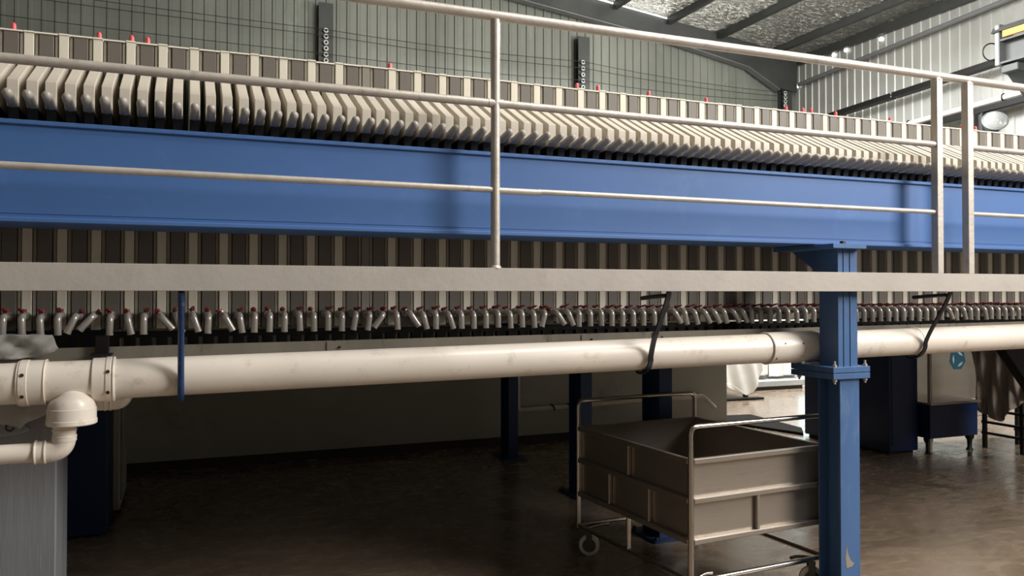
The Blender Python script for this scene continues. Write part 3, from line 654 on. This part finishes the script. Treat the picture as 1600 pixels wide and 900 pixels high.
off(MB().tube([(1.255, YY, 1.758), (1.255, YY, 1.764), (1.255, YY, 1.770)], [.028, .026, .021], 14).build('weld_collar', 'rail', t, True), c)
off(MB().tube([(1.22, YY, 2.484), (1.29, YY, 2.484)], [.020, .021], 12).build('weld_collar', 'rail', t, True), c)
for x in (3.912, 4.152):
    off(MB().prism([(x-.022, YY-.022), (x+.022, YY-.022), (x+.022, YY+.022), (x-.022, YY+.022)], 'z', 1.758, 2.855, .002).build('square_post', 'rail', t), c)
    off(MB().tube([(x, YY, 2.845), (x, YY, 2.865)], [.028, .02], 10).build('weld_collar', 'rail', t, True), c)
def hanger(x, m, lab, w=.024, th=.010, hook=0):
    c = (x, 3.34, 1.65); t = thing('pipe_hanger', c, lab, 'hanger')
    zc = pz(x)
    pts = [(x, 3.330, 1.654), (x, 3.352, 1.60), (x, 3.415, 1.50), (x, 3.462, 1.425)]
    pts += [(x, PY+math.cos(a)*(PR+.017), zc+math.sin(a)*(PR+.017)) for a in [math.radians(d) for d in (178, 195, 212, 230, 250, 270, 290)]]
    # smooth the bend
    P = [Vector(q) for q in pts]; out = []
    for i in range(len(P)-1):
        p0, p1, p2, p3 = P[max(i-1, 0)], P[i], P[i+1], P[min(i+2, len(P)-1)]
        for k in range(5):
            u = k/5; out.append(.5*((2*p1)+(p2-p0)*u+(2*p0-5*p1+4*p2-p3)*u*u+(3*p1-p0-3*p2+p3)*u**3))
    out.append(P[-1])
    off(MB().tube(out, .0125, 14).build('hook_bar', m, t, True) if m == 'bluestrap' else MB().strip(out, w, th).build('hook_bar', m, t, True), c)
    off(MB().tube([(x, 3.352, 1.636), (x+.0, 3.48, 1.630), (x+.0, 3.58, 1.622)], .011, 10).build('top_arm', m, t, True), c)
    off(MB().hexbolt((x, PY, zc-PR-.012), (0, 0, -1), .008, .010).build('nut', 'tube', t), c)
hanger(-.022, 'bluestrap', 'chipped blue pipe hanger hooked under the drain pipe at the left', .026, .012)
hanger(2.15, 'blackstrap', 'black curved pipe hanger between the round post and the blue column', .024, .012)
hanger(4.01, 'blackstrap', 'black curved pipe hanger right of the main blue column')

# ------------------------------------------------------------------ main blue column
cx0, cx1 = 3.226, 3.358
c = (3.29, 3.45, 0); t = thing('main_column', c, 'bright blue H-section steel column bolted together halfway, under the blue beam', 'column')
def Hp(y0, y1, tf=.012, tw=.010):
    xm = (cx0+cx1)/2
    return [(cx0, y0), (cx1, y0), (cx1, y0+tf), (xm+tw/2, y0+tf), (xm+tw/2, y1-tf), (cx1, y1-tf), (cx1, y1), (cx0, y1), (cx0, y1-tf), (xm-tw/2, y1-tf), (xm-tw/2, y0+tf), (cx0, y0+tf)]
off(MB().prism(Hp(3.352, 3.515), 'z', .02, 1.19).build('lower_shaft', 'col', t), c)
up = MB(); up.box(cx0, cx1, 3.362, 3.500, 1.255, 1.885); up.box(cx0+.035, cx0+.042, 3.358, 3.362, 1.255, 1.885); up.box(cx0+.08, cx0+.086, 3.358, 3.362, 1.255, 1.885)
off(up.build('upper_shaft', 'col', t), c)
for z0, z1 in ((1.19, 1.221), (1.224, 1.255)):
    off(MB().box(3.165, 3.42, 3.335, 3.66, z0, z1, .002).build('joint_plate', 'col' if z0 > 1.2 else 'col', t), c)
for bx, by in ((3.19, 3.352), (3.40, 3.352), (3.19, 3.62), (3.40, 3.62)):
    b = MB(); b.tube([(bx, by, 1.165), (bx, by, 1.285)], .006, 8); b.hexbolt((bx, by, 1.255), (0, 0, 1), .012, .012); b.hexbolt((bx, by, 1.178), (0, 0, 1), .012, .012)
    off(b.build('joint_bolt', 'rail', t), c)
off(MB().box(3.145, 3.375, 3.31, 3.78, 1.885, 1.910, .002).build('cap_plate', 'col', t), c)
off(MB().hexbolt((3.275, 3.38, 1.91), (0, 0, 1), .014, .018).build('cap_bolt', 'screw', t), c)
off(MB().hexbolt((3.305, 3.40, 1.91), (0, 0, 1), .012, .014).build('cap_bolt', 'screw', t), c)
off(MB().prism([(3.51, 1.885), (3.78, 1.885), (3.51, 1.72)], 'x', 3.285, 3.297).build('gusset', 'col', t), c)
off(MB().box(3.16, 3.43, 3.28, 3.525, 0, .02).build('base_plate', 'col', t), c)
for z, r in ((.235, .016),):
    pr = [(3.262, z+.07), (3.275, z+.02), (3.29, z-.01), (3.315, z-.03), (3.30, z-.045), (3.262, z-.05), (3.255, z+.0)]
    off(MB().prism(pr, 'y', 3.3508, 3.3525).build('chipped_paint', 'gutter', t), c)

# ------------------------------------------------------------------ steel cart
ax0, ax1, ay0, ay1 = 2.325, 3.215, 3.45, 4.55
c = (2.75, 4.0, 0); t = thing('steel_cart', c, 'stainless steel tub cart with tube handles, parked left of the main column', 'cart')
tub = MB(); th = .004; z0, z1 = .372, .795
tub.box(ax0, ax0+th, ay0, ay1, z0, z1); tub.box(ax1-th, ax1, ay0, ay1, z0, z1); tub.box(ax0+th, ax1-th, ay0, ay0+th, z0, z1); tub.box(ax0+th, ax1-th, ay1-th, ay1, z0, z1); tub.box(ax0+th, ax1-th, ay0+th, ay1-th, z0, z0+th)
off(tub.build('tub', 'steel', t), c)
def sq(a, b, nm, r=.012, m='steel'):
    a = Vector(a); b = Vector(b); lo = [min(a[i], b[i])-(r if a[i] == b[i] else 0) for i in range(3)]; hi = [max(a[i], b[i])+(r if a[i] == b[i] else 0) for i in range(3)]
    off(MB().box(lo[0], hi[0], lo[1], hi[1], lo[2], hi[2], .0035).build(nm, m, t), c)
for z, nm in ((.792, 'rim'), (.592, 'belt_rail'), (.385, 'bottom_rail')):
    r = .014
    sq((ax0, ay0-.012, z), (ax1, ay0-.012, z), nm, r); sq((ax0, ay1+.012, z), (ax1, ay1+.012, z), nm, r)
    sq((ax0-.012, ay0, z), (ax0-.012, ay1, z), nm, r); sq((ax1+.012, ay0, z), (ax1+.012, ay1, z), nm, r)
for yy in (4.0,): 
    for xx in (ax0-.012, ax1+.012): sq((xx, yy, .611), (xx, yy, .783), 'stiffener', .011)
for yy in (3.8, 4.2):
    for xx in (ax0-.012, ax1+.012): sq((xx, yy, .399), (xx, yy, .581), 'stiffener', .011)
for yy in (ay0-.012, ay1+.012): sq((2.75, yy, .399), (2.75, yy, .581), 'stiffener', .011)
for xx in (ax0-.012, ax1+.012):
    for yy in (ay0-.012, ay1+.012):
        off(MB().tube([(xx, yy, .17), (xx, yy, .81)], .0155, 14).build('corner_post', 'tube', t, True), c)
    off(MB().tube([(xx, 4.0, .185), (xx, 4.0, .372)], .014, 12).build('leg_strut', 'tube', t, True), c)
    off(MB().tube([(xx, ay0, .185), (xx, ay1, .185)], .014, 12).build('lower_side_tube', 'tube', t, True), c)
for yy in (ay0-.012, ay1+.012):
    off(MB().tube([(ax0, yy, .185), (ax1, yy, .185)], .014, 12).build('lower_end_tube', 'tube', t, True), c)
    off(MB().tube(rounded([(ax0-.012, yy, .80), (ax0-.012, yy, .968), (ax1+.012, yy, .968), (ax1+.012, yy, .80)], .045, 8), .0135, 14).build('push_handle', 'tube', t, True), c)
WR = 58
for xx, sx in ((ax0+.04, 1), (ax1-.04, -1)):
    for yy, sy in ((ay1-.03, -1), (ay0+.03, 1)):
        w_ = MB().tube([(xx-.016, yy, .064), (xx-.013, yy, .064), (xx+.013, yy, .064), (xx+.016, yy, .064)], [.058, .064, .064, .058], 28)
        wo = off(w_.rot(xx, yy, WR).build('caster_wheel', 'wheel', t, True), c)
        off(MB().tube([(xx-.019, yy, .064), (xx+.019, yy, .064)], .042, 20).rot(xx, yy, WR).build('wheel_hub', 'hub', t, True), c)
        fk = MB(); fk.box(xx-.026, xx-.020, yy-.018, yy+.018, .055, .150); fk.box(xx+.020, xx+.026, yy-.018, yy+.018, .055, .150); fk.box(xx-.026, xx+.026, yy-.02, yy+.02, .150, .158)
        off(fk.rot(xx, yy, WR).build('caster_fork', 'hub', t), c)
        off(MB().tube([(xx, yy, .158), (xx, yy, .175)], .014, 10).build('caster_stem', 'tube', t, True), c)
        off(MB().tube(rounded([(xx, yy, .175), (xx+sx*.09, yy+sy*.02, .19), (xx+sx*.13, yy+sy*.02, .185)], .03), .010, 10).build('caster_brace', 'tube', t, True), c)

t.location = (2.775, 4.075, 0); t.rotation_euler = (0, 0, math.radians(3.8))

# ------------------------------------------------------------------ cloths on the left
def fA(x, z):
    return -.012*math.sin(x*38+z*50)-.007*math.sin(x*77-z*90)+.004*math.sin(z*140+x*20)
o = cloth('grey_cloth', 'cloth', [(-.95, 1.478), (-.74, 1.480), (-.63, 1.488), (-.50, 1.482), (-.487, 1.455), (-.478, 1.43), (-.49, 1.415), (-.52, 1.408), (-.55, 1.396), (-.62, 1.390), (-.95, 1.394)], 3.662, fA, None, 6)
tag(o, 'crumpled grey cloth lying over the drain pipe under the leftmost taps', 'cloth')
o = cloth('grey_cloth', 'cloth', [(-1.0, 1.235), (-.60, 1.24), (-.50, 1.235), (-.505, 1.175), (-.55, 1.142), (-.60, 1.125), (-.625, 1.10), (-.65, 1.14), (-.70, 1.17), (-1.0, 1.16)], 3.80,
          lambda x, z: -.02*math.sin((x+.6)*24+z*8)-.01*math.sin(x*50), None, 6)
tag(o, 'grey cloth hanging below the drain pipe in front of the grey pier', 'cloth')
c = (-.66, 3.86, 1.12); t = thing('grey_fitting', c, 'small grey plastic fitting with a round hole at the left edge below the pipe', 'fitting')
b = MB().prism([(-.80, 1.09), (-.68, 1.15), (-.64, 1.14), (-.60, 1.085), (-.63, 1.07), (-.80, 1.05)], 'y', 3.85, 3.88, .004); off(b.build('fitting_body', 'greycol', t), c)
off(MB().ring((-.672, 3.85, 1.098), (0, 1, 0), .014, .004, 18, 6).build('hole_rim', 'dkst', t, True), c)
off(MB().box(-.655, -.632, 3.845, 3.85, 1.105, 1.113).build('slot', 'dkst', t), c)
